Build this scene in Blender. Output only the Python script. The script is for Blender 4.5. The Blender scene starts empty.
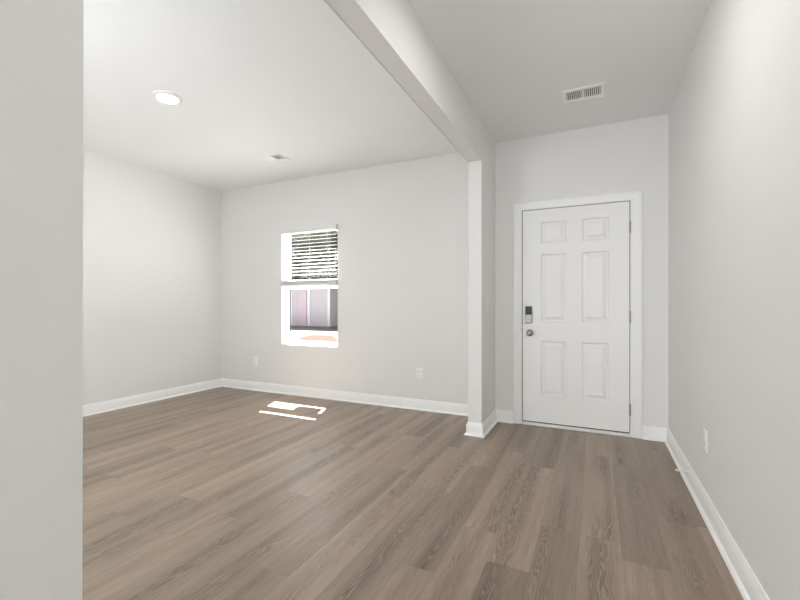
import bpy, bmesh, math, random
from mathutils import Vector, Matrix
random.seed(7)
SC = bpy.context.scene
COL = SC.collection
PI = math.pi

# ------------------------------------------------------------------ camera
H = 1.142
cam_d = bpy.data.cameras.new('camera')
cam = bpy.data.objects.new('camera', cam_d)
COL.objects.link(cam)
cam.location = (0, 0, H)
cam.rotation_euler = (PI / 2, 0, math.radians(25.46))
cam_d.sensor_width = 36.0
cam_d.lens = 410.8 / 800 * 36.0
cam_d.shift_y = 5.0 / 800
cam_d.clip_start = 0.02
cam_d.clip_end = 300
SC.camera = cam

# ------------------------------------------------------------------ light and exposure
w = bpy.data.worlds.new('sky_world'); SC.world = w; w.use_nodes = True
bg = w.node_tree.nodes['Background']
bg.inputs['Color'].default_value = (0.86, 0.93, 1.0, 1)
bg.inputs['Strength'].default_value = 1.25

sun_d = bpy.data.lights.new('sun', 'SUN'); sun_d.energy = 88.0; sun_d.angle = math.radians(0.5)
sun_d.color = (1.0, 0.975, 0.94)
sun = bpy.data.objects.new('sun', sun_d); COL.objects.link(sun)
SUN_DIR = Vector((0.33, -0.893, -1.47)).normalized()      # the way the light travels
sun.rotation_euler = SUN_DIR.to_track_quat('-Z', 'Y').to_euler()
sun.location = (-10, 20, 30)


def area(name, loc, direction, sx, sy, power, color=(1, 1, 1)):
    d = bpy.data.lights.new(name, 'AREA'); d.shape = 'RECTANGLE'; d.size = sx; d.size_y = sy
    d.energy = power; d.color = color
    o = bpy.data.objects.new(name, d); COL.objects.link(o); o.location = loc
    o.rotation_euler = Vector(direction).to_track_quat('-Z', 'Y').to_euler()
    return o


# added unseen fill lights at the rear opening and the front room's rear wall
area('patio_fill', (-1.6, -4.95, 1.25), (0, 1, 0.0), 4.6, 2.1, 250, (0.945, 0.975, 1.0))
area('front_room_fill', (-3.1, 0.075, 1.5), (-0.25, 1, 0.0), 2.4, 1.5, 63, (0.905, 0.96, 1.0))

vs = SC.view_settings
vs.view_transform = 'Standard'; vs.look = 'None'; vs.gamma = 1.0; vs.exposure = 0.12
vs.use_curve_mapping = False
SC.cycles.max_bounces = 14
SC.cycles.diffuse_bounces = 8
SC.cycles.transparent_max_bounces = 16


# ------------------------------------------------------------------ materials
def new_mat(name):
    m = bpy.data.materials.new(name); m.use_nodes = True
    nt = m.node_tree
    return m, nt, nt.nodes['Principled BSDF']


def simple(name, col, rough=0.5, metal=0.0, spec=0.5, bump=0.0, bscale=200.0, var=0.0):
    m, nt, b = new_mat(name)
    b.inputs['Base Color'].default_value = (*col, 1)
    b.inputs['Roughness'].default_value = rough
    b.inputs['Metallic'].default_value = metal
    b.inputs['Specular IOR Level'].default_value = spec
    tc = nt.nodes.new('ShaderNodeTexCoord')
    nz = nt.nodes.new('ShaderNodeTexNoise'); nz.inputs['Scale'].default_value = bscale
    nt.links.new(tc.outputs['Object'], nz.inputs['Vector'])
    if bump:
        bp = nt.nodes.new('ShaderNodeBump'); bp.inputs['Strength'].default_value = bump
        bp.inputs['Distance'].default_value = 0.002
        nt.links.new(nz.outputs['Fac'], bp.inputs['Height']); nt.links.new(bp.outputs['Normal'], b.inputs['Normal'])
    if var:
        mx = nt.nodes.new('ShaderNodeMix'); mx.data_type = 'RGBA'
        mx.inputs[6].default_value = (*[c * (1 - var) for c in col], 1)
        mx.inputs[7].default_value = (*[min(1, c * (1 + var)) for c in col], 1)
        nt.links.new(nz.outputs['Fac'], mx.inputs[0]); nt.links.new(mx.outputs[2], b.inputs['Base Color'])
    return m


M = {}
M['wall'] = simple('wall_paint', (0.79, 0.787, 0.775), 0.75, 0, 0.3, 0.06, 350)
M['ceiling'] = simple('ceiling_paint', (0.85, 0.853, 0.853), 0.9, 0, 0.2, 0.06, 300)
M['trim'] = simple('trim_paint', (0.88, 0.88, 0.87), 0.38, 0, 0.5, 0.02, 60)
M['door'] = simple('door_paint', (0.86, 0.86, 0.845), 0.42, 0, 0.5, 0.03, 90)
M['vinyl'] = simple('white_vinyl', (0.90, 0.90, 0.90), 0.4, 0, 0.5)
M['slat'] = simple('blind_slat', (0.78, 0.78, 0.77), 0.45, 0, 0.5)
M['plastic'] = simple('white_plastic', (0.88, 0.88, 0.87), 0.32, 0, 0.5)
M['dark'] = simple('dark_void', (0.02, 0.02, 0.022), 0.7)
M['gasket'] = simple('window_gasket', (0.05, 0.05, 0.06), 0.5)
M['nickel'] = simple('satin_nickel', (0.36, 0.335, 0.305), 0.32, 1.0, 0.5, 0.02, 400)
M['lock_grey'] = simple('lock_silver', (0.36, 0.36, 0.355), 0.38, 0.8)
M['lock_black'] = simple('lock_black', (0.012, 0.016, 0.022), 0.25)
M['alu'] = simple('sill_metal', (0.82, 0.81, 0.79), 0.35, 0.2)
M['register'] = simple('register_enamel', (0.90, 0.90, 0.89), 0.4)
M['duct_pale'] = simple('duct_pale_sheet', (0.85, 0.85, 0.845), 0.6)
M['duct'] = simple('duct_dark', (0.05, 0.049, 0.047), 0.8)
M['rubber'] = simple('white_rubber', (0.80, 0.78, 0.74), 0.6)
M['concrete'] = simple('slab_concrete', (0.70, 0.695, 0.69), 0.9, 0, 0.2, 0.2, 40, 0.05)
M['drive'] = simple('darkened_concrete', (0.22, 0.21, 0.20), 0.9, 0, 0.2, 0.2, 40, 0.05)  # darkened to cut sun bounce onto the house
M['clay'] = simple('red_clay', (0.030, 0.0135, 0.0075), 0.95, 0, 0.1, 0.5, 6, 0.2)
M['shingle'] = simple('roof_shingle', (0.10, 0.10, 0.105), 0.9, 0, 0.2, 0.5, 9, 0.2)
M['plinth'] = simple('brick_plinth', (0.22, 0.13, 0.12), 0.9, 0, 0.2, 0.3, 20, 0.15)
M['mauve'] = simple('mauve_door_paint', (0.42, 0.33, 0.385), 0.5)
M['extwhite'] = simple('exterior_white', (0.56, 0.55, 0.56), 0.6)
M['bark'] = simple('tree_bark', (0.10, 0.075, 0.055), 0.95, 0, 0.1, 0.6, 12, 0.3)
M['leaf_dark'] = simple('dark_leaf', (0.034, 0.041, 0.027), 0.7, 0, 0.3, 0, 3, 0.35)
M['leaf_light'] = simple('yellow_green_leaf', (0.078, 0.084, 0.040), 0.7, 0, 0.3, 0, 3, 0.35)

M['siding'] = simple('lap_siding', (0.42, 0.385, 0.415), 0.7, 0, 0.3, 0.1, 20, 0.04)

# glass: clear sheet with a weak mirror
m = bpy.data.materials.new('window_glass'); m.use_nodes = True; nt = m.node_tree; nt.nodes.clear()
out = nt.nodes.new('ShaderNodeOutputMaterial'); mx = nt.nodes.new('ShaderNodeMixShader')
tr = nt.nodes.new('ShaderNodeBsdfTransparent'); gl = nt.nodes.new('ShaderNodeBsdfGlossy')
tr.inputs['Color'].default_value = (0.93, 0.94, 0.94, 1)
gl.inputs['Roughness'].default_value = 0.02
mx.inputs[0].default_value = 0.05
nt.links.new(tr.outputs[0], mx.inputs[1]); nt.links.new(gl.outputs[0], mx.inputs[2])
nt.links.new(mx.outputs[0], out.inputs['Surface'])
M['glass'] = m

# lamp lens
m, nt, b = new_mat('lamp_lens')
b.inputs['Base Color'].default_value = (0.9, 0.9, 0.9, 1)
b.inputs['Emission Color'].default_value = (1.0, 0.99, 0.975, 1)
b.inputs['Emission Strength'].default_value = 210.0
M['lens'] = m
m, nt, b = new_mat('lamp_lens_added')  # lens of the added hall lamp, out of view
b.inputs['Base Color'].default_value = (0.9, 0.9, 0.9, 1)
b.inputs['Emission Color'].default_value = (1.0, 0.99, 0.975, 1)
b.inputs['Emission Strength'].default_value = 165.0
M['lens_added'] = m


# wood plank floor; each plank is a face with its own 'plank' attribute (two offsets, tone)
def floor_material():
    m, nt, b = new_mat('vinyl_plank_floor')
    N = nt.nodes.new; L = nt.links.new

    def math_(op, a, bb=None, c=None):
        n = N('ShaderNodeMath'); n.operation = op
        for i, v in enumerate((a, bb, c)):
            if v is None: continue
            if isinstance(v, (int, float)): n.inputs[i].default_value = v
            else: L(v, n.inputs[i])
        return n.outputs[0]

    def vec(x, y, z):
        n = N('ShaderNodeCombineXYZ')
        for i, v in enumerate((x, y, z)):
            if isinstance(v, (int, float)): n.inputs[i].default_value = v
            else: L(v, n.inputs[i])
        return n.outputs[0]

    def noise(v, scale=1.0, detail=2.0, rough=0.5):
        n = N('ShaderNodeTexNoise'); n.inputs['Scale'].default_value = scale
        n.inputs['Detail'].default_value = detail; n.inputs['Roughness'].default_value = rough
        L(v, n.inputs['Vector']); return n.outputs['Fac']

    def sstep(v, lo, hi, o0=0.0, o1=1.0):
        n = N('ShaderNodeMapRange'); n.interpolation_type = 'SMOOTHSTEP'
        n.inputs['From Min'].default_value = lo; n.inputs['From Max'].default_value = hi
        n.inputs['To Min'].default_value = o0; n.inputs['To Max'].default_value = o1
        L(v, n.inputs['Value']); return n.outputs[0]

    uv = N('ShaderNodeUVMap'); uv.uv_map = 'plank_uv'
    su = N('ShaderNodeSeparateXYZ'); L(uv.outputs[0], su.inputs[0])
    u, v = su.outputs['X'], su.outputs['Y']                  # metres across / along one plank
    at = N('ShaderNodeAttribute'); at.attribute_type = 'GEOMETRY'; at.attribute_name = 'plank'
    sa = N('ShaderNodeSeparateXYZ'); L(at.outputs['Vector'], sa.inputs[0])
    r1, r2, tone = sa.outputs['X'], sa.outputs['Y'], sa.outputs['Z']
    U = math_('ADD', u, math_('MULTIPLY', r1, 37.0))
    V = math_('ADD', v, math_('MULTIPLY', r2, 53.0))
    # growth rings: contour lines of a stretched field, strongest along the plank's heart
    cen = math_('ADD', math_('SUBTRACT', u, 0.091), math_('MULTIPLY', math_('SUBTRACT', r1, 0.5), 0.09))
    nf = noise(vec(math_('MULTIPLY', U, 17.0), math_('MULTIPLY', V, 1.9), r1), 1.0, 1.6, 0.5)
    field = math_('ADD', math_('MULTIPLY', nf, 17.0), math_('MULTIPLY', math_('ABSOLUTE', cen), 110.0))
    ring = math_('FRACT', field)
    ringl = math_('MULTIPLY', sstep(ring, 0.0, 0.62), sstep(ring, 0.80, 1.0, 1.0, 0.0))
    heart = sstep(math_('ABSOLUTE', cen), 0.015, 0.072, 1.0, 0.12)
    patch = sstep(noise(vec(math_('MULTIPLY', U, 5.0), math_('MULTIPLY', V, 0.9), r2), 1.0, 1.0), 0.36, 0.62, 0.25, 1.0)
    ringamt = math_('MULTIPLY', math_('MULTIPLY', ringl, heart), patch)
    # straight pores and broad streaks
    fine = noise(vec(math_('MULTIPLY', U, 260.0), math_('MULTIPLY', V, 7.0), 0.0), 1.0, 3.0, 0.6)
    broad = noise(vec(math_('MULTIPLY', U, 24.0), math_('MULTIPLY', V, 0.9), r2), 1.0, 3.0, 0.55)
    val = math_('ADD', math_('MULTIPLY', math_('SUBTRACT', broad, 0.5), 0.6), math_('MULTIPLY', math_('SUBTRACT', fine, 0.5), 0.85))
    val = math_('SUBTRACT', val, math_('MULTIPLY', ringamt, 0.46))
    val = math_('ADD', val, 0.58)
    cr = N('ShaderNodeValToRGB'); L(val, cr.inputs[0])
    e = cr.color_ramp.elements
    e[0].position = 0.05; e[0].color = (0.124, 0.087, 0.060, 1)
    e[1].position = 1.0; e[1].color = (0.41, 0.325, 0.248, 1)
    k = cr.color_ramp.elements.new(0.5); k.color = (0.258, 0.192, 0.140, 1)
    tm = N('ShaderNodeVectorMath'); tm.operation = 'SCALE'; L(cr.outputs[0], tm.inputs[0]); L(tone, tm.inputs['Scale'])
    # thin dark joint round every plank
    ed = N('ShaderNodeAttribute'); ed.attribute_type = 'GEOMETRY'; ed.attribute_name = 'size'
    se = N('ShaderNodeSeparateXYZ'); L(ed.outputs['Vector'], se.inputs[0])
    du = math_('MINIMUM', u, math_('SUBTRACT', se.outputs['X'], u))
    dv = math_('MINIMUM', math_('SUBTRACT', v, se.outputs['Z']), math_('SUBTRACT', se.outputs['Y'], v))
    dm = math_('MINIMUM', du, dv)
    seam = sstep(dm, 0.0005, 0.0018, 0.75, 1.0)
    tm2 = N('ShaderNodeVectorMath'); tm2.operation = 'SCALE'; L(tm.outputs[0], tm2.inputs[0]); L(seam, tm2.inputs['Scale'])
    L(tm2.outputs[0], b.inputs['Base Color'])
    L(math_('ADD', 0.33, math_('MULTIPLY', fine, 0.12)), b.inputs['Roughness'])
    b.inputs['Specular IOR Level'].default_value = 0.75
    bpn = N('ShaderNodeBump'); bpn.inputs['Strength'].default_value = 0.18; bpn.inputs['Distance'].default_value = 0.001
    L(math_('ADD', fine, math_('MULTIPLY', seam, 1.5)), bpn.inputs['Height']); L(bpn.outputs[0], b.inputs['Normal'])
    return m


M['floor'] = floor_material()


# ------------------------------------------------------------------ mesh helpers
def bx(bm, x0, x1, y0, y1, z0, z1):
    vs_ = [bm.verts.new((x, y, z)) for x in (x0, x1) for y in (y0, y1) for z in (z0, z1)]
    for f in ((0, 1, 3, 2), (4, 6, 7, 5), (0, 4, 5, 1), (2, 3, 7, 6), (0, 2, 6, 4), (1, 5, 7, 3)):
        bm.faces.new([vs_[i] for i in f])
    return vs_


def cyl(bm, p0, p1, r0, r1=None, seg=24, caps=True):
    r1 = r0 if r1 is None else r1
    p0 = Vector(p0); p1 = Vector(p1); ax = (p1 - p0).normalized()
    a = ax.orthogonal().normalized(); c = ax.cross(a)
    A = [bm.verts.new(p0 + (a * math.cos(t) + c * math.sin(t)) * r0) for t in [2 * PI * i / seg for i in range(seg)]]
    B = [bm.verts.new(p1 + (a * math.cos(t) + c * math.sin(t)) * r1) for t in [2 * PI * i / seg for i in range(seg)]]
    for i in range(seg):
        bm.faces.new((A[i], A[(i + 1) % seg], B[(i + 1) % seg], B[i]))
    if caps:
        bm.faces.new(A[::-1]); bm.faces.new(B)


def lathe(bm, prof, origin, axis, seg=32):
    """prof: (radius, distance along axis) pairs"""
    o = Vector(origin); ax = Vector(axis).normalized(); a = ax.orthogonal().normalized(); c = ax.cross(a)
    rings = []
    for r, h in prof:
        if r < 1e-6:
            rings.append([bm.verts.new(o + ax * h)])
        else:
            rings.append([bm.verts.new(o + ax * h + (a * math.cos(2 * PI * i / seg) + c * math.sin(2 * PI * i / seg)) * r) for i in range(seg)])
    for A, B in zip(rings, rings[1:]):
        for i in range(seg):
            j = (i + 1) % seg
            if len(A) == 1: bm.faces.new((A[0], B[i], B[j]))
            elif len(B) == 1: bm.faces.new((A[i], B[0], A[j]))
            else: bm.faces.new((A[i], B[i], B[j], A[j]))


def tube(bm, pts, r, seg=8):
    pts = [Vector(p) for p in pts]; rings = []
    up = Vector((0.13, 0.31, 0.94)).normalized()
    for i, p in enumerate(pts):
        t = (pts[min(i + 1, len(pts) - 1)] - pts[max(i - 1, 0)]).normalized()
        a = t.cross(up); a = a.normalized() if a.length > 1e-4 else t.orthogonal().normalized(); c = t.cross(a)
        rings.append([bm.verts.new(p + (a * math.cos(2 * PI * k / seg) + c * math.sin(2 * PI * k / seg)) * r) for k in range(seg)])
    for A, B in zip(rings, rings[1:]):
        for k in range(seg):
            bm.faces.new((A[k], A[(k + 1) % seg], B[(k + 1) % seg], B[k]))
    bm.faces.new(rings[0][::-1]); bm.faces.new(rings[-1])


def obj(name, bm, mat, parent=None, smooth=False, bevel=0.0, seg=2, world_origin=None):
    bmesh.ops.recalc_face_normals(bm, faces=bm.faces)
    me = bpy.data.meshes.new(name)
    if parent is not None:
        bm.transform(Matrix.Translation(-Vector(parent.get('_o', parent.location))))
    elif world_origin is not None:
        bm.transform(Matrix.Translation(-Vector(world_origin)))
    bm.to_mesh(me); bm.free()
    o = bpy.data.objects.new(name, me); COL.objects.link(o)
    if world_origin is not None and parent is None: o.location = world_origin
    for mm in (mat if isinstance(mat, (list, tuple)) else [mat]): me.materials.append(mm)
    if smooth:
        for p in me.polygons: p.use_smooth = True
        me.set_sharp_from_angle(angle=math.radians(38))
    if bevel:
        md = o.modifiers.new('bevel', 'BEVEL'); md.width = bevel; md.segments = seg; md.limit_method = 'ANGLE'
        md.harden_normals = False
    if parent is not None: o.parent = parent
    return o


def sub(name, bm, mat, part, root, **kw):
    """a sub-part: mesh given in world space, child of a part whose origin is the root's"""
    o = obj(name, bm, mat, root, **kw); o.parent = part
    return o


def empty(name, loc):
    o = bpy.data.objects.new(name, None); COL.objects.link(o); o.location = loc; o.empty_display_size = 0.05
    return o


def thing(name, label, cat, loc, group=None):
    o = empty(name, loc); o['label'] = label; o['category'] = cat
    if group: o['group'] = group
    return o


def tag(o, label, cat, group=None):
    o['label'] = label; o['category'] = cat
    if group: o['group'] = group
    return o


def struct(o, label, cat):
    o['kind'] = 'structure'; o['label'] = label; o['category'] = cat
    return o


# ------------------------------------------------------------------ room dimensions
CEIL = 2.74
XR = 0.5495           # right wall
YD = 4.068            # entry wall (front door)
XH = -0.8943          # hall face of partition
TH = 0.1205           # partition thickness
XP = XH - TH
YP = 3.5266           # end of the stub by the door
YN = 0.4515            # end of the near stub
YF = 4.140            # front wall of the living room
XL = -4.7514          # left wall
HZ = 2.4017           # underside of header
YB = -4.9             # rear wall
YLB = 0.05            # rear wall of the living room
YO = 4.30             # outside face of the front wall
WL, WR, WB, WT = -3.6715, -2.7975, 0.628, 2.122
DL, DR, DT = -0.655, 0.290, 2.066      # rough opening of the door

# ------------------------------------------------------------------ floor of planks
PW, PL = 0.182, 1.22
bm = bmesh.new()
uvl = bm.loops.layers.uv.new('plank_uv')
att = bm.faces.layers.float_vector.new('plank')
siz = bm.faces.layers.float_vector.new('size')
known = {  # row index -> y of a known end joint
    0: 3.31, -1: 2.233, -3: 3.04, -4: 2.06, -5: 2.866, -6: 2.39, -7: 3.16, -8: 1.357, -10: 3.193, -11: 1.61, -12: 1.349}
tones = {(0, 3.0): 0.86, (0, 4.0): 1.04, (-1, 2.0): 1.06, (-1, 3.0): 1.10, (-2, 3.0): 0.93, (-3, 2.5): 1.14, (-3, 3.5): 0.86,
         (-3, 1.5): 0.84, (-4, 3.0): 1.10, (-4, 1.5): 1.08, (-5, 2.0): 0.88, (-5, 3.5): 1.12, (-6, 2.0): 0.90, (-6, 3.0): 1.12,
         (-7, 2.5): 1.08, (-7, 3.8): 0.84, (1, 3.0): 0.94, (1, 2.0): 1.0, (2, 3.0): 0.95}
r0 = math.floor((XL - 0.109) / PW) - 1
for row in range(r0, 4):
    xa, xb = 0.109 + row * PW, 0.109 + (row + 1) * PW
    cx0, cx1 = max(xa, XL), min(xb, XR)
    if cx1 <= cx0: continue
    off = known.get(row, random.uniform(0, PL))
    k0 = math.floor((YB - off) / PL)
    for k in range(k0, k0 + 9):
        ya, yb = off + k * PL, off + (k + 1) * PL
        front = YF if xb < XP + 0.05 else YD + 0.01
        cy0, cy1 = max(ya, YB), min(yb, front)
        if cy1 <= cy0 + 1e-4: continue
        vs_ = [bm.verts.new(p) for p in ((cx0, cy0, 0), (cx1, cy0, 0), (cx1, cy1, 0), (cx0, cy1, 0))]
        f = bm.faces.new(vs_)
        for lp in f.loops:
            lp[uvl].uv = (lp.vert.co.x - xa, lp.vert.co.y - ya)
        tone = random.choice((0.86, 0.92, 0.96, 1.0, 1.04, 1.08, 1.12))
        for (rr, yy), t in tones.items():
            if rr == row and ya <= yy < yb: tone = t
        f[att] = (random.random(), random.random(), tone)
        f[siz] = (PW, PL, 0.0)
me = bpy.data.meshes.new('floor'); bm.to_mesh(me); bm.free()
fl = bpy.data.objects.new('floor', me); COL.objects.link(fl); me.materials.append(M['floor'])
struct(fl, 'grey brown wood plank floor running towards the front door', 'floor')

# ------------------------------------------------------------------ shell
bm = bmesh.new(); bx(bm, XL - 0.12, XR + 0.12, YB - 0.12, YO, CEIL, CEIL + 0.08)
struct(obj('ceiling', bm, M['ceiling']), 'smooth white ceiling over hall and front room', 'ceiling')

bm = bmesh.new(); bx(bm, XR, XR + 0.12, YB, YO, 0, CEIL)
struct(obj('wall_right', bm, M['wall']), 'long light grey wall on the right of the hall', 'wall')
bm = bmesh.new(); bx(bm, XL - 0.12, XL, YB, YO, 0, CEIL)
struct(obj('wall_left', bm, M['wall']), 'light grey left wall of the front room', 'wall')


def holed(bm, x0, x1, y0, y1, z0, z1, hx0, hx1, hz0, hz1):
    bx(bm, x0, hx0, y0, y1, z0, z1); bx(bm, hx1, x1, y0, y1, z0, z1)
    bx(bm, hx0, hx1, y0, y1, hz1, z1)
    if hz0 > z0: bx(bm, hx0, hx1, y0, y1, z0, hz0)


bm = bmesh.new(); holed(bm, XL, XP, YF, YO, 0, CEIL, WL, WR, WB, WT)
struct(obj('wall_front', bm, M['wall']), 'light grey front wall with the window', 'wall')
bm = bmesh.new(); holed(bm, XP, XR, YD, YO, 0, CEIL, DL, DR, 0, DT)
struct(obj('wall_entry', bm, M['wall']), 'light grey end wall around the front door', 'wall')

# partition: stub by the door, header and near stub in one wall (C-shaped in elevation)
bm = bmesh.new()
prof = [(-1.6, 0), (YN, 0), (YN, HZ), (YP, HZ), (YP, 0), (YD, 0), (YD, CEIL), (-1.6, CEIL)]
A = [bm.verts.new((XH, y, z)) for y, z in prof]; B = [bm.verts.new((XP, y, z)) for y, z in prof]
n = len(prof)
for i in range(n): bm.faces.new((A[i], A[(i + 1) % n], B[(i + 1) % n], B[i]))
bm.faces.new(A); bm.faces.new(B[::-1])
bm.normal_update()
es = [e for e in bm.edges if (abs(e.verts[0].co.y - YP) < 1e-5 and abs(e.verts[1].co.y - YP) < 1e-5 and abs(e.verts[0].co.z - e.verts[1].co.z) > 1)
      or (abs(e.verts[0].co.y - YN) < 1e-5 and abs(e.verts[1].co.y - YN) < 1e-5 and abs(e.verts[0].co.z - e.verts[1].co.z) > 1)
      or (abs(e.verts[0].co.z - HZ) < 1e-5 and abs(e.verts[1].co.z - HZ) < 1e-5 and abs(e.verts[0].co.y - e.verts[1].co.y) > 1)]
bmesh.ops.bevel(bm, geom=es, offset=0.004, segments=2, affect='EDGES')
struct(obj('wall_partition', bm, M['wall']), 'grey partition with a wide cased opening and header between hall and front room', 'wall')

bm = bmesh.new(); bx(bm, XL, XP, YLB - 0.12, YLB, 0, CEIL)
struct(obj('wall_inner', bm, M['wall']), 'grey rear wall of the front room', 'wall')
bm = bmesh.new(); holed(bm, XL, XR, YB - 0.12, YB, 0, CEIL, -4.0, 0.3, 0.02, 2.2)
struct(obj('wall_back', bm, M['wall']), 'grey rear wall with a wide patio opening', 'wall')

# ------------------------------------------------------------------ baseboards, swept with mitred corners
BPROF = [(0, 0), (0.031, 0), (0.030, 0.007), (0.026, 0.013), (0.020, 0.0165), (0.0145, 0.018), (0.0145, 0.087),
         (0.0130, 0.090), (0.0085, 0.101), (0.0045, 0.112), (0, 0.113)]


def baseboard(name, pts, label):
    """pts: plan points along the wall face; the room lies to the left of the walking direction"""
    pts = [Vector((*p, 0)) for p in pts]; bm = bmesh.new(); rings = []
    for i, p in enumerate(pts):
        nrm = []
        if i > 0: d = (p - pts[i - 1]).normalized(); nrm.append(Vector((-d.y, d.x, 0)))
        if i < len(pts) - 1: d = (pts[i + 1] - p).normalized(); nrm.append(Vector((-d.y, d.x, 0)))
        if len(nrm) == 2:
            mtr = (nrm[0] + nrm[1]); mtr = mtr / (mtr.length_squared / 2)
        else: mtr = nrm[0]
        rings.append([bm.verts.new(p + mtr * dx + Vector((0, 0, z))) for dx, z in BPROF])
    k = len(BPROF)
    for A, B in zip(rings, rings[1:]):
        for j in range(k): bm.faces.new((A[j], A[(j + 1) % k], B[(j + 1) % k], B[j]))
    bm.faces.new(rings[0]); bm.faces.new(rings[-1][::-1])
    return struct(obj(name, bm, M['trim'], smooth=True), label, 'baseboard')


CL, CR = -0.7218, 0.3622      # outer edges of the door casing
baseboard('baseboard_right', [(XR, YB), (XR, YD), (CR, YD)], 'white baseboard with shoe moulding along the right wall to the door casing')
baseboard('baseboard_partition', [(CL, YD), (XH, YD), (XH, YP), (XP, YP), (XP, YF), (XL, YF), (XL, YLB)],
          'white baseboard round the stub wall and along the front room walls')
baseboard('baseboard_near', [(XP, YLB), (XP, YN), (XH, YN), (XH, -1.6)], 'white baseboard round the near end of the partition')

# ------------------------------------------------------------------ front door
door = empty('door_1', (-0.18, YD, 0)); struct(door, 'white six panel front door with keypad lock and silver knob', 'door')
SX0, SX1, SZ0, SZ1 = -0.6330, 0.2658, 0.036, 2.0425
YS = YD + 0.004               # front face of slab
xs = [SX0, -0.466, -0.243, -0.112, 0.106, SX1]
zs = [SZ0, 0.287, 0.801, 0.987, 1.620, 1.725, 1.923, SZ1]
bm = bmesh.new()
for i in range(5):
    for j in range(7):
        x0, x1, z0, z1 = xs[i], xs[i + 1], zs[j], zs[j + 1]
        if i in (1, 3) and j in (1, 3, 5):
            rings = []
            for ins, dep in ((0, 0), (0.006, 0.010), (0.013, 0.0125), (0.018, 0.0125), (0.044, 0.0035), (0.046, 0.0015)):
                rings.append([bm.verts.new(p) for p in ((x0 + ins, YS + dep, z0 + ins), (x1 - ins, YS + dep, z0 + ins),
                                                        (x1 - ins, YS + dep, z1 - ins), (x0 + ins, YS + dep, z1 - ins))])
            for A, B in zip(rings, rings[1:]):
                for k in range(4): bm.faces.new((A[k], A[(k + 1) % 4], B[(k + 1) % 4], B[k]))
            bm.faces.new(rings[-1])
        else:
            bm.faces.new([bm.verts.new(p) for p in ((x0, YS, z0), (x1, YS, z0), (x1, YS, z1), (x0, YS, z1))])
bmesh.ops.remove_doubles(bm, verts=bm.verts, dist=1e-5)
be = [e for e in bm.edges if e.is_boundary]
ret = bmesh.ops.extrude_edge_only(bm, edges=be)
for v in [g for g in ret['geom'] if isinstance(g, bmesh.types.BMVert)]: v.co.y = YS + 0.044
bm.edges.ensure_lookup_table()
bmesh.ops.holes_fill(bm, edges=[e for e in bm.edges if e.is_boundary], sides=0)
slab = obj('door_slab', bm, M['door'], door)

# jamb (two legs and head) behind the slab's edges, dark strip painting the gap's shade
bm = bmesh.new()
bx(bm, DL, -0.6395, YD - 0.001, YO, 0, DT); bx(bm, 0.2715, DR, YD - 0.001, YO, 0, DT)
bx(bm, -0.6395, 0.2715, YD - 0.001, YO, 2.048, DT)
obj('door_jamb', bm, M['trim'], door)
bm = bmesh.new()
bx(bm, -0.6394, -0.6332, YS + 0.010, YS + 0.044, 0.03, 2.0478); bx(bm, 0.2660, 0.2714, YS + 0.010, YS + 0.044, 0.03, 2.0478)
bx(bm, -0.6332, 0.2660, YS + 0.010, YS + 0.044, 2.0427, 2.0478)
obj('gap_shade', bm, M['dark'], door)['label'] = 'dark strip for the shade in the gap around the door'

# casing: moulded profile swept up, across and down, mitred
CP = [(0, 0), (0, 0.009), (0.004, 0.011), (0.018, 0.0115), (0.022, 0.0135), (0.040, 0.0150), (0.044, 0.0175), (0.066, 0.0185), (0.071, 0.017), (0.0752, 0.012), (0.0752, 0)]
ci0, ci1, ciz = CL + 0.0752, CR - 0.0752, 2.1264 - 0.0752
path = [((ci0, 0), (-1, 0)), ((ci0, ciz), (-1, 1)), ((ci1, ciz), (1, 1)), ((ci1, 0), (1, 0))]
bm = bmesh.new(); rings = []
for (px, pz), (ox, oz) in path:
    rings.append([bm.verts.new((px + ox * d, YD - t, pz + oz * d)) for d, t in CP])
k = len(CP)
for A, B in zip(rings, rings[1:]):
    for j in range(k): bm.faces.new((A[j], A[(j + 1) % k], B[(j + 1) % k], B[j]))
bm.faces.new(rings[0]); bm.faces.new(rings[-1][::-1])
obj('door_casing', bm, M['trim'], door, smooth=True)

bm = bmesh.new()
vs_ = bx(bm, -0.6392, 0.2712, YD - 0.022, YO, 0.0005, 0.027)
o = obj('threshold', bm, M['alu'], door, bevel=0.006); o['label'] = 'pale metal threshold under the door'
bm = bmesh.new(); bx(bm, SX0 + 0.002, SX1 - 0.002, YS + 0.004, YS + 0.038, 0.0275, SZ0 - 0.0005)
obj('door_sweep', bm, M['dark'], door)['label'] = 'black sweep under the door'

for hz in (1.817, 1.037, 0.237):
    bm = bmesh.new()
    x = 0.2692
    for q in range(5):
        cyl(bm, (x, YD - 0.007, hz - 0.05 + q * 0.02 + 0.0006), (x, YD - 0.007, hz - 0.05 + (q + 1) * 0.02 - 0.0006), 0.0078, seg=14)
    cyl(bm, (x, YD - 0.007, hz - 0.054), (x, YD - 0.007, hz + 0.054), 0.0042, seg=12)
    bx(bm, x - 0.003, x + 0.003, YD - 0.006, YD + 0.006, hz - 0.05, hz + 0.05)
    obj('hinge', bm, M['nickel'], door, smooth=True)['label'] = 'satin nickel hinge'

# knob
kx, kz = -0.566, 0.877
bm = bmesh.new()
lathe(bm, [(0, 0), (0.032, 0), (0.033, 0.003), (0.031, 0.008), (0.022, 0.011), (0.013, 0.013), (0.012, 0.030), (0.016, 0.036),
           (0.024, 0.041), (0.0275, 0.050), (0.0265, 0.060), (0.020, 0.067), (0.010, 0.0695), (0.0095, 0.0675), (0, 0.0675)], (kx, YS, kz), (0, -1, 0))
knob = obj('door_knob', bm, M['nickel'], door, smooth=True); knob['label'] = 'round satin nickel door knob'
bm = bmesh.new(); bx(bm, kx - 0.0012, kx + 0.0012, YS - 0.0705, YS - 0.066, kz - 0.006, kz + 0.006)
sub('turn_button', bm, M['nickel'], knob, door)

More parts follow.
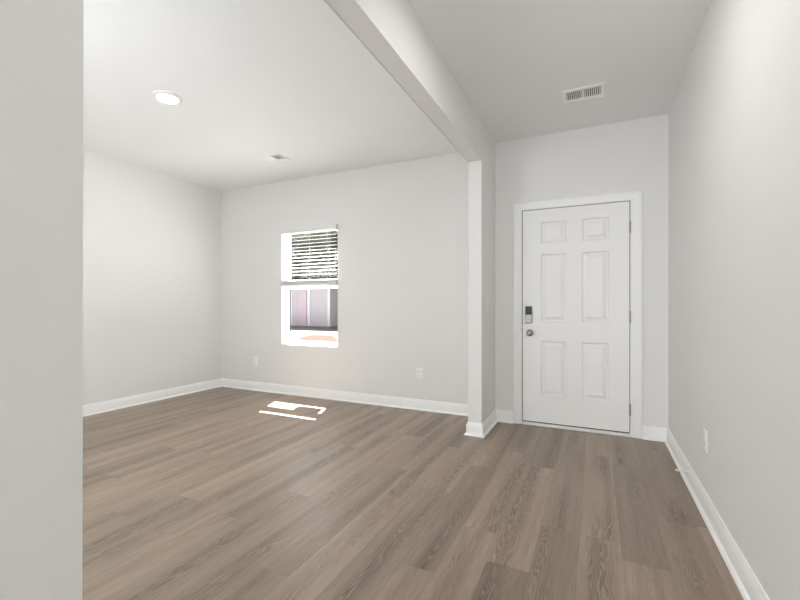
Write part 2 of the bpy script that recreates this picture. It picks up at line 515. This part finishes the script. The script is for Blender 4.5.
# smart lock: silver body, black glossy top, thumb turn
lx0, lx1, lz0, lz1 = -0.607, -0.543, 0.972, 1.131
bm = bmesh.new(); bx(bm, lx0, lx1, YS - 0.024, YS, lz0, lz1)
lock = obj('keypad_lock', bm, M['lock_grey'], door, bevel=0.006); lock['label'] = 'silver deadbolt housing with black top'
bm = bmesh.new(); bx(bm, lx0 + 0.004, lx1 - 0.003, YS - 0.0275, YS - 0.0245, 1.050, lz1 - 0.003)
sub('screen', bm, M['lock_black'], lock, door, bevel=0.002)
bm = bmesh.new(); lathe(bm, [(0, 0), (0.013, 0), (0.013, 0.003), (0, 0.003)], (-0.575, YS - 0.024, 1.008), (0, -1, 0), 20)
bx(bm, -0.590, -0.560, YS - 0.038, YS - 0.025, 1.004, 1.012)
sub('thumb_turn', bm, M['nickel'], lock, door, bevel=0.0015)
bm = bmesh.new(); bx(bm, -0.6425, -0.6355, YD - 0.002, YD + 0.004, 0.878, 0.925)
obj('strike_plate', bm, M['nickel'], door)['label'] = 'dark latch strike on the jamb'

# ------------------------------------------------------------------ window
win = empty('window_1', ((WL + WR) / 2, YF + 0.08, WB)); struct(win, 'white single hung vinyl window in the front wall', 'window')


def ring_frame(bm, x0, x1, z0, z1, wd, y0, y1, wb=None, wt=None):
    wb = wd if wb is None else wb; wt = wd if wt is None else wt
    bx(bm, x0, x0 + wd, y0, y1, z0, z1); bx(bm, x1 - wd, x1, y0, y1, z0, z1)
    bx(bm, x0 + wd, x1 - wd, y0, y1, z0, z0 + wb); bx(bm, x0 + wd, x1 - wd, y0, y1, z1 - wt, z1)


bm = bmesh.new(); ring_frame(bm, WL, WR, WB, WT, 0.024, YF + 0.075, YO - 0.005)
obj('window_frame', bm, M['vinyl'], win, bevel=0.002)
fx0, fx1 = WL + 0.024, WR - 0.024
bm = bmesh.new(); ring_frame(bm, fx0, fx1, WB + 0.024, 1.385, 0.033, YF + 0.090, YF + 0.116, 0.036, 0.040)
lower = obj('lower_sash', bm, M['vinyl'], win, bevel=0.003)
bm = bmesh.new(); ring_frame(bm, fx0, fx1, 1.345, WT - 0.024, 0.033, YF + 0.120, YF + 0.146, 0.040, 0.033)
upper = obj('upper_sash', bm, M['vinyl'], win, bevel=0.003)
gx0, gx1 = fx0 + 0.033, fx1 - 0.033
for part, z0, z1, y in ((lower, WB + 0.060, 1.345, YF + 0.103), (upper, 1.385, WT - 0.057, YF + 0.133)):
    bm = bmesh.new(); bx(bm, gx0, gx1, y - 0.002, y + 0.002, z0, z1)
    sub('pane', bm, M['glass'], part, win)
    bm = bmesh.new()
    ring_frame(bm, gx0, gx1, z0, z1, 0.013, y - 0.0075, y - 0.0021, 0.002, 0.004)
    sub('gasket', bm, M['gasket'], part, win)['label'] = 'dark gasket line around the glass'
bm = bmesh.new(); bx(bm, -3.27, -3.20, YF + 0.080, YF + 0.108, 1.3855, 1.397)
sub('sash_latch', bm, M['vinyl'], lower, win)
# painted stool board and side returns of the opening
bm = bmesh.new(); bx(bm, WL, WR, YF - 0.004, YF + 0.076, WB + 0.0005, WB + 0.008)
obj('window_stool', bm, M['trim'], win, bevel=0.002)
bm = bmesh.new()
bx(bm, WL + 0.0003, WL + 0.004, YF, YF + 0.075, WB + 0.008, WT); bx(bm, WR - 0.004, WR - 0.0003, YF, YF + 0.075, WB + 0.008, WT)
obj('window_return', bm, M['trim'], win)

# ------------------------------------------------------------------ blind
bl = thing('window_blind', 'white slatted blind half raised in the front window', 'blind', ((WL + WR) / 2, YF + 0.03, WT))
bx0, bx1 = WL + 0.006, WR - 0.006
bm = bmesh.new(); bx(bm, WL + 0.005, WR - 0.006, YF - 0.042, YF - 0.032, 2.050, 2.112)
bx(bm, WL + 0.005, WL + 0.012, YF - 0.032, YF + 0.02, 2.050, 2.112); bx(bm, WR - 0.013, WR - 0.006, YF - 0.032, YF + 0.02, 2.050, 2.112)
obj('valance', bm, M['slat'], bl, bevel=0.002)
bm = bmesh.new(); bx(bm, WL + 0.014, WR - 0.015, YF - 0.024, YF + 0.034, 2.076, 2.116)
obj('headrail', bm, M['slat'], bl)


def slat(bm, yc, zc, tilt, depth=0.050, th=0.0026):
    t = math.radians(tilt); nseg = 4; top = []; bot = []
    for i in range(nseg + 1):
        s = (i / nseg - 0.5) * depth; crown = 0.0025 * (1 - (2 * i / nseg - 1) ** 2)
        for lst, o_ in ((top, crown + th / 2), (bot, crown - th / 2)):
            y = yc + s * math.cos(t) - o_ * math.sin(t); z = zc + s * math.sin(t) + o_ * math.cos(t)
            lst.append((bm.verts.new((bx0, y, z)), bm.verts.new((bx1, y, z))))
    for lst in (top, bot):
        for a, b_ in zip(lst, lst[1:]): bm.faces.new((a[0], a[1], b_[1], b_[0]))
    for i in (0, -1): bm.faces.new((top[i][0], top[i][1], bot[i][1], bot[i][0]))
    for s in (0, 1): bm.faces.new([v[s] for v in top] + [v[s] for v in bot[::-1]])


YC = YF - 0.008
bm = bmesh.new()
z = 2.040
while z > 1.475:
    slat(bm, YC, z, 17); z -= 0.0435
obj('slats', bm, M['slat'], bl, smooth=True)
bm = bmesh.new()
for i in range(13): slat(bm, YC, 1.398 + i * 0.0040, 2)
obj('slat_stack', bm, M['slat'], bl, smooth=True)
bm = bmesh.new(); bx(bm, bx0, bx1, YC - 0.023, YC + 0.023, 1.377, 1.395)
obj('bottom_rail', bm, M['slat'], bl, bevel=0.004)
bm = bmesh.new()
for x in (WL + 0.13, (WL + WR) / 2, WR - 0.13):
    for y in (YC - 0.026, YC + 0.0265): cyl(bm, (x, y, 1.39), (x, y, 2.08), 0.0009, seg=6)
obj('ladder_cords', bm, M['slat'], bl)

# ------------------------------------------------------------------ ceiling disc lamp
def disc_light(label, lc, lens):
    lamp = thing('ceiling_light', label, 'light', lc, 'ceiling disc lights')
    bm = bmesh.new()
    lathe(bm, [(0, 0), (0.099, 0), (0.0995, 0.004), (0.097, 0.012), (0.086, 0.021), (0.080, 0.022), (0.072, 0.021), (0.070, 0.019), (0, 0.019)], lc, (0, 0, -1), 48)
    obj('trim_ring', bm, M['plastic'], lamp, smooth=True)
    bm = bmesh.new(); lathe(bm, [(0.0695, 0.0192), (0.064, 0.0220), (0.042, 0.0240), (0, 0.0250)], lc, (0, 0, -1), 48)
    obj('lens', bm, lens, lamp, smooth=True)['label'] = 'glowing white lens'


disc_light('round white lit disc light on the front room ceiling', (-2.960, 2.076, CEIL), M['lens'])
disc_light('unseen round white disc light added on the hall ceiling before the vent', (-0.17, 1.9, CEIL), M['lens_added'])  # lamp out of view, added to brighten the header and hall


# ------------------------------------------------------------------ ceiling registers
def register(label, cx_, cy_, flip=1, name='ceiling_vent'):
    t = thing(name, label, 'vent', (cx_, cy_, CEIL), 'ceiling air registers')
    hx, hy, z = 0.142, 0.100, CEIL
    ix0, ix1, iy = -0.118, 0.118, 0.064
    bm = bmesh.new()
    # bevelled face plate with two rectangular openings
    def plate(x0, x1, y0, y1): bx(bm, cx_ + x0, cx_ + x1, cy_ + y0, cy_ + y1, z - 0.006, z - 0.0005)
    plate(-hx, ix0, -hy, hy); plate(ix1, hx, -hy, hy)
    plate(ix0, ix1, -hy, -iy); plate(ix0, ix1, iy, hy); plate(-0.008, 0.008, -iy, iy)
    bx(bm, cx_ - hx, cx_ - hx + 0.004, cy_ - hy, cy_ + hy, z - 0.009, z - 0.006)
    bx(bm, cx_ + hx - 0.004, cx_ + hx, cy_ - hy, cy_ + hy, z - 0.009, z - 0.006)
    bx(bm, cx_ - hx + 0.004, cx_ + hx - 0.004, cy_ - hy, cy_ - hy + 0.004, z - 0.009, z - 0.006)
    bx(bm, cx_ - hx + 0.004, cx_ + hx - 0.004, cy_ + hy - 0.004, cy_ + hy, z - 0.009, z - 0.006)
    obj('face_plate', bm, M['register'], t)
    bm = bmesh.new(); bx(bm, cx_ + ix0, cx_ + ix1, cy_ - iy, cy_ + iy, z - 0.0008, z - 0.0003)
    obj('duct_backing', bm, M['duct' if flip > 0 else 'duct_pale'], t)  # backing sheet toned for the duct's shade, lighter in the front room
    for s, a0, a1 in ((-1, ix0, -0.008), (1, 0.008, ix1)):
        bm = bmesh.new(); nf = 8
        for i in range(nf):
            x = cx_ + a0 + (i + 0.5) * (a1 - a0) / nf
            d = 0.0036 * s * (1 if flip > 0 else -1.55)
            vs_ = [bm.verts.new(p) for p in ((x - d - 0.0008, cy_ - iy, z - 0.0065), (x - d + 0.0008, cy_ - iy, z - 0.0065),
                                             (x + d + 0.0008, cy_ - iy, z - 0.0010), (x + d - 0.0008, cy_ - iy, z - 0.0010))]
            ws_ = [bm.verts.new(v.co + Vector((0, 2 * iy, 0))) for v in vs_]
            for k in range(4): bm.faces.new((vs_[k], vs_[(k + 1) % 4], ws_[(k + 1) % 4], ws_[k]))
            bm.faces.new(vs_); bm.faces.new(ws_[::-1])
        obj('louver_bank', bm, M['register'], t)
    for sx in (-1, 1):
        bm = bmesh.new(); lathe(bm, [(0, 0.0085), (0.004, 0.008), (0.0045, 0.006), (0.0, 0.006)], (cx_ + sx * 0.130, cy_, z), (0, 0, -1), 12)
        obj('screw', bm, M['register'], t)
    return t


register('white ceiling vent with dark louvers above the hall in front of the door', -0.085, 3.390)
register('white ceiling vent in the front room near the window wall', -3.152, 3.440, -1)


# ------------------------------------------------------------------ outlets and switch
def wall_plate(name, label, cat, c, right, nrm, kind, group=None):
    """c: centre on wall face; right and nrm: unit vectors in plan"""
    t = thing(name, label, cat, c, group)
    R = Vector((*right, 0)); Nn = Vector((*nrm, 0)); C = Vector(c)

    def box(bm, u0, u1, z0, z1, d0, d1):
        vs_ = [bm.verts.new(C + R * u + Nn * d + Vector((0, 0, zz))) for u in (u0, u1) for d in (d0, d1) for zz in (z0, z1)]
        for f in ((0, 1, 3, 2), (4, 6, 7, 5), (0, 4, 5, 1), (2, 3, 7, 6), (0, 2, 6, 4), (1, 5, 7, 3)): bm.faces.new([vs_[i] for i in f])

    bm = bmesh.new(); box(bm, -0.036, 0.036, -0.059, 0.059, 0, 0.006)
    obj('cover_plate', bm, M['plastic'], t, bevel=0.003)
    if kind == 'outlet':
        for s in (-1, 1):
            bm = bmesh.new(); box(bm, -0.0165, 0.0165, s * 0.0205 - 0.0145, s * 0.0205 + 0.0145, 0.0055, 0.009)
            r = obj('receptacle', bm, M['plastic'], t, bevel=0.003)
            bm = bmesh.new()
            box(bm, -0.0075, -0.0050, s * 0.0205 - 0.001, s * 0.0205 + 0.008, 0.0088, 0.0094)
            box(bm, 0.0050, 0.0075, s * 0.0205 - 0.001, s * 0.0205 + 0.007, 0.0088, 0.0094)
            box(bm, -0.0022, 0.0022, s * 0.0205 - 0.0095, s * 0.0205 - 0.0050, 0.0088, 0.0094)
            sub('slots', bm, M['dark'], r, t)['label'] = 'dark plug slots'
        sz = (0.0,)
    else:
        bm = bmesh.new(); box(bm, -0.0055, 0.0055, -0.012, 0.012, 0.0055, 0.0075)
        vs_ = [C + R * u + Nn * d + Vector((0, 0, zz)) for u, d, zz in ((-0.0045, 0.007, -0.004), (0.0045, 0.007, -0.004), (0.0045, 0.007, 0.008), (-0.0045, 0.007, 0.008),
                                                                        (-0.004, 0.018, 0.006), (0.004, 0.018, 0.006), (0.004, 0.018, 0.012), (-0.004, 0.018, 0.012))]
        V = [bm.verts.new(v) for v in vs_]
        for f in ((0, 1, 2, 3), (4, 5, 6, 7), (0, 1, 5, 4), (1, 2, 6, 5), (2, 3, 7, 6), (3, 0, 4, 7)): bm.faces.new([V[i] for i in f])
        obj('toggle', bm, M['plastic'], t)
        sz = (-0.030, 0.030)
    for q in sz:
        bm = bmesh.new(); p = C + Vector((0, 0, q))
        lathe(bm, [(0, 0.0072), (0.003, 0.0068), (0.0034, 0.0058), (0, 0.0058)], p, Nn, 12)
        obj('screw', bm, M['plastic'], t)
    return t


wall_plate('wall_outlet', 'white wall outlet left of the window near the room corner', 'outlet', (-4.118, YF, 0.386), (1, 0), (0, -1), 'outlet', 'wall outlets')
wall_plate('wall_outlet', 'white wall outlet to the right of the window above the baseboard', 'outlet', (-1.738, YF, 0.395), (1, 0), (0, -1), 'outlet', 'wall outlets')
wall_plate('wall_outlet', 'white wall outlet on the long right wall of the hall', 'outlet', (XR, 2.765, 0.397), (0, 1), (-1, 0), 'outlet', 'wall outlets')
wall_plate('light_switch', 'white light switch on the stub wall left of the door', 'switch', (XH, 3.715, 1.156), (0, 1), (1, 0), 'switch')

# ------------------------------------------------------------------ spring door stop on the right baseboard
ds = thing('door_stop', 'small white spring door stop on the right baseboard', 'door stop', (XR - 0.014, 3.13, 0.087))
x0, y0, z0 = XR - 0.0142, 3.13, 0.087
bm = bmesh.new(); lathe(bm, [(0, 0), (0.011, 0), (0.011, 0.003), (0.006, 0.010), (0, 0.010)], (x0, y0, z0), (-1, 0, 0), 20)
obj('base', bm, M['plastic'], ds, smooth=True)
bm = bmesh.new()
tube(bm, [(x0 - 0.009 - 0.052 * i / 200, y0 + 0.0042 * math.cos(i * 2 * PI * 20 / 200), z0 + 0.0042 * math.sin(i * 2 * PI * 20 / 200)) for i in range(201)], 0.0011, 6)
obj('spring', bm, M['plastic'], ds, smooth=True)
bm = bmesh.new(); lathe(bm, [(0, 0), (0.006, 0), (0.0075, 0.004), (0.0075, 0.012), (0.005, 0.016), (0, 0.0165)], (x0 - 0.060, y0, z0), (-1, 0, 0), 20)
obj('rubber_tip', bm, M['rubber'], ds, smooth=True)['label'] = 'white rubber tip'

# ------------------------------------------------------------------ outside, seen through the window
GZ = -0.30
bm = bmesh.new()
nx, ny = 40, 30
grid = [[bm.verts.new((-60 + 80 * i / nx, YO + 0.1 + 55 * j / ny, GZ + 0.05 * math.sin(i * 1.7) * math.cos(j * 1.3) - 0.03)) for j in range(ny + 1)] for i in range(nx + 1)]
for i in range(nx):
    for j in range(ny): bm.faces.new((grid[i][j], grid[i + 1][j], grid[i + 1][j + 1], grid[i][j + 1]))
o = struct(obj('ground', bm, M['clay'], smooth=True), 'bare red clay ground outside the window', 'ground')
bm = bmesh.new()
pl = [(-30, 10.52), (-4, 10.52), (-4, 19.9), (-30, 19.9)]
A = [bm.verts.new((x, y, GZ + 0.04)) for x, y in pl]; B = [bm.verts.new((x, y, GZ - 0.1)) for x, y in pl]
bm.faces.new(A); bm.faces.new(B[::-1])
for i in range(4): bm.faces.new((A[i], A[(i + 1) % 4], B[(i + 1) % 4], B[i]))
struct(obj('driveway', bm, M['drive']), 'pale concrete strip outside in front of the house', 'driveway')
pile = [(-10.57, 12.77), (-11.28, 14.07), (-11.76, 15.25), (-11.46, 15.53), (-10.80, 15.37), (-9.85, 14.23), (-8.85, 12.92), (-8.24, 11.92), (-8.81, 11.65), (-9.71, 11.84)]
bm = bmesh.new(); pc = [sum(p[0] for p in pile) / len(pile), sum(p[1] for p in pile) / len(pile)]
rings = []
for f, h in ((1.2, 0.0), (0.9, 0.02), (0.5, 0.035), (0.2, 0.045)):
    rings.append([bm.verts.new((pc[0] + (x - pc[0]) * f, pc[1] + (y - pc[1]) * f, GZ + 0.042 + h)) for x, y in pile])
for A, B in zip(rings, rings[1:]):
    for i in range(len(pile)): bm.faces.new((A[i], A[(i + 1) % len(pile)], B[(i + 1) % len(pile)], B[i]))
bm.faces.new(rings[-1]); bm.faces.new(rings[0][::-1])
tag(obj('clay_heap', bm, M['clay'], smooth=True, world_origin=(pc[0], pc[1], GZ + 0.042)), 'low orange clay heap on the pale ground outside the window', 'soil')
bm = bmesh.new(); bx(bm, XL - 3, XR + 2, YO + 0.01, 10.5, GZ - 0.1, GZ + 0.09)  # added slab out of view, bounces sun up to the ceiling
struct(obj('bounce_slab', bm, M['concrete']), 'unseen pale slab added outside to bounce sunlight through the window', 'bounce_slab')
bm = bmesh.new(); bx(bm, XL, XR, 5.20, 5.28, 2.856, 3.04); bx(bm, -3.595, -3.285, 5.20, 5.28, 2.576, 2.856)  # added blocker out of view, cut to shape the floor sun patch
struct(obj('sun_blocker', bm, M['extwhite']), 'unseen beam added outside above the window to shape the floor sun patch', 'beam')

hs = thing('house', 'pale siding house with grey roof seen through the window', 'house', (-16, 20, GZ))
HY, HB = 20.0, GZ
bm = bmesh.new(); bx(bm, -26, -14.05, HY, HY + 8, HB + 0.18, 2.45); bx(bm, -14.05, -6, HY + 1.6, HY + 8, HB + 0.18, 2.45)
for xa, xb, yw in ((-26, -14.05, HY), (-14.05, -6, HY + 1.6)):
    z = HB + 0.18
    while z < 2.40:
        v = [bm.verts.new(p) for p in ((xa, yw - 0.035, z), (xb, yw - 0.035, z), (xb, yw - 0.004, z + 0.159), (xa, yw - 0.004, z + 0.159), (xa, yw, z), (xb, yw, z))]
        bm.faces.new((v[0], v[1], v[2], v[3])); bm.faces.new((v[0], v[4], v[5], v[1]))
        z += 0.16
obj('wall', bm, M['siding'], hs)
bm = bmesh.new(); bx(bm, -26.03, -14.02, HY - 0.03, HY + 8.03, HB - 0.1, HB + 0.18); bx(bm, -14.02, -5.97, HY + 1.57, HY + 8.03, HB - 0.1, HB + 0.18)
obj('plinth', bm, M['plinth'], hs)
bm = bmesh.new()
pr = [(HY - 0.35, 2.56), (HY + 4, 3.0), (HY + 8.35, 2.56), (HY + 8.35, 2.43), (HY + 4, 2.87), (HY - 0.35, 2.43)]
A = [bm.verts.new((-26.4, y, z)) for y, z in pr]; B = [bm.verts.new((-5.6, y, z)) for y, z in pr]
for i in range(6): bm.faces.new((A[i], A[(i + 1) % 6], B[(i + 1) % 6], B[i]))
bm.faces.new(A); bm.faces.new(B[::-1])
obj('roof', bm, M['shingle'], hs)
for x in (-16.95, -15.57, -14.12):
    bm = bmesh.new(); bx(bm, x - 0.08, x + 0.08, HY - 0.07, HY - 0.002, HB + 0.18, 2.45)
    obj('trim_board', bm, M['extwhite'], hs)
bm = bmesh.new(); bx(bm, -16.42, -15.75, HY - 0.055, HY - 0.002, HB + 0.19, 1.95)
obj('front_door', bm, M['mauve'], hs)['label'] = 'pale mauve door'


def tree(label, x, y, h, rad, leaf, seed):
    rnd = random.Random(seed)
    t = thing('tree', label, 'tree', (x, y, GZ), 'trees behind the house')
    bm = bmesh.new()
    tube(bm, [(x, y, GZ - 0.1), (x + 0.1, y, h * 0.3), (x - 0.05, y + 0.1, h * 0.6), (x, y, h * 0.92)], 0.14, 10)
    for i in range(7):
        a = rnd.uniform(0, 2 * PI); zb = h * rnd.uniform(0.3, 0.7); l = rad * rnd.uniform(0.5, 0.9)
        tube(bm, [(x, y, zb), (x + math.cos(a) * l * 0.5, y + math.sin(a) * l * 0.5, zb + l * 0.35), (x + math.cos(a) * l, y + math.sin(a) * l, zb + l * 0.8)], 0.05, 6)
    obj('trunk', bm, M['bark'], t)
    bm = bmesh.new()
    blobs = []
    for i in range(60):
        a = rnd.uniform(0, 2 * PI); zz = rnd.uniform(0.15, 1.0); r = rad * math.sqrt(rnd.random()) * (1.05 - 0.6 * abs(zz - 0.45))
        blobs.append((Vector((x + r * math.cos(a), y + r * math.sin(a), GZ + h * zz)), rad * rnd.uniform(0.28, 0.46)))
    for c, br in blobs:
        for k in range(230):
            d = Vector((rnd.gauss(0, 1), rnd.gauss(0, 1), rnd.gauss(0, 1))).normalized() * br * rnd.uniform(0.55, 1.05)
            p = c + d; s = rnd.uniform(0.06, 0.13)
            n1 = Vector((rnd.gauss(0, 1), rnd.gauss(0, 1), rnd.gauss(0, 1))).normalized(); u = n1.orthogonal().normalized(); v = n1.cross(u)
            bm.faces.new([bm.verts.new(q) for q in (p - u * s * 1.5, p - v * s * 0.6 + n1 * s * 0.2, p + u * s * 1.5, p + v * s * 0.6 + n1 * s * 0.2)])
    obj('foliage', bm, leaf, t)
    return t


tree('tall dark green tree behind the left end of the house roof', -33.2, 41.5, 11.0, 2.9, M['leaf_dark'], 1)
tree('yellow green tree in the middle behind the house roof', -23.9, 30.8, 8.2, 1.75, M['leaf_light'], 2)
tree('tallest dark green tree behind the right end of the house roof', -26.2, 37.3, 12.5, 2.9, M['leaf_dark'], 3)
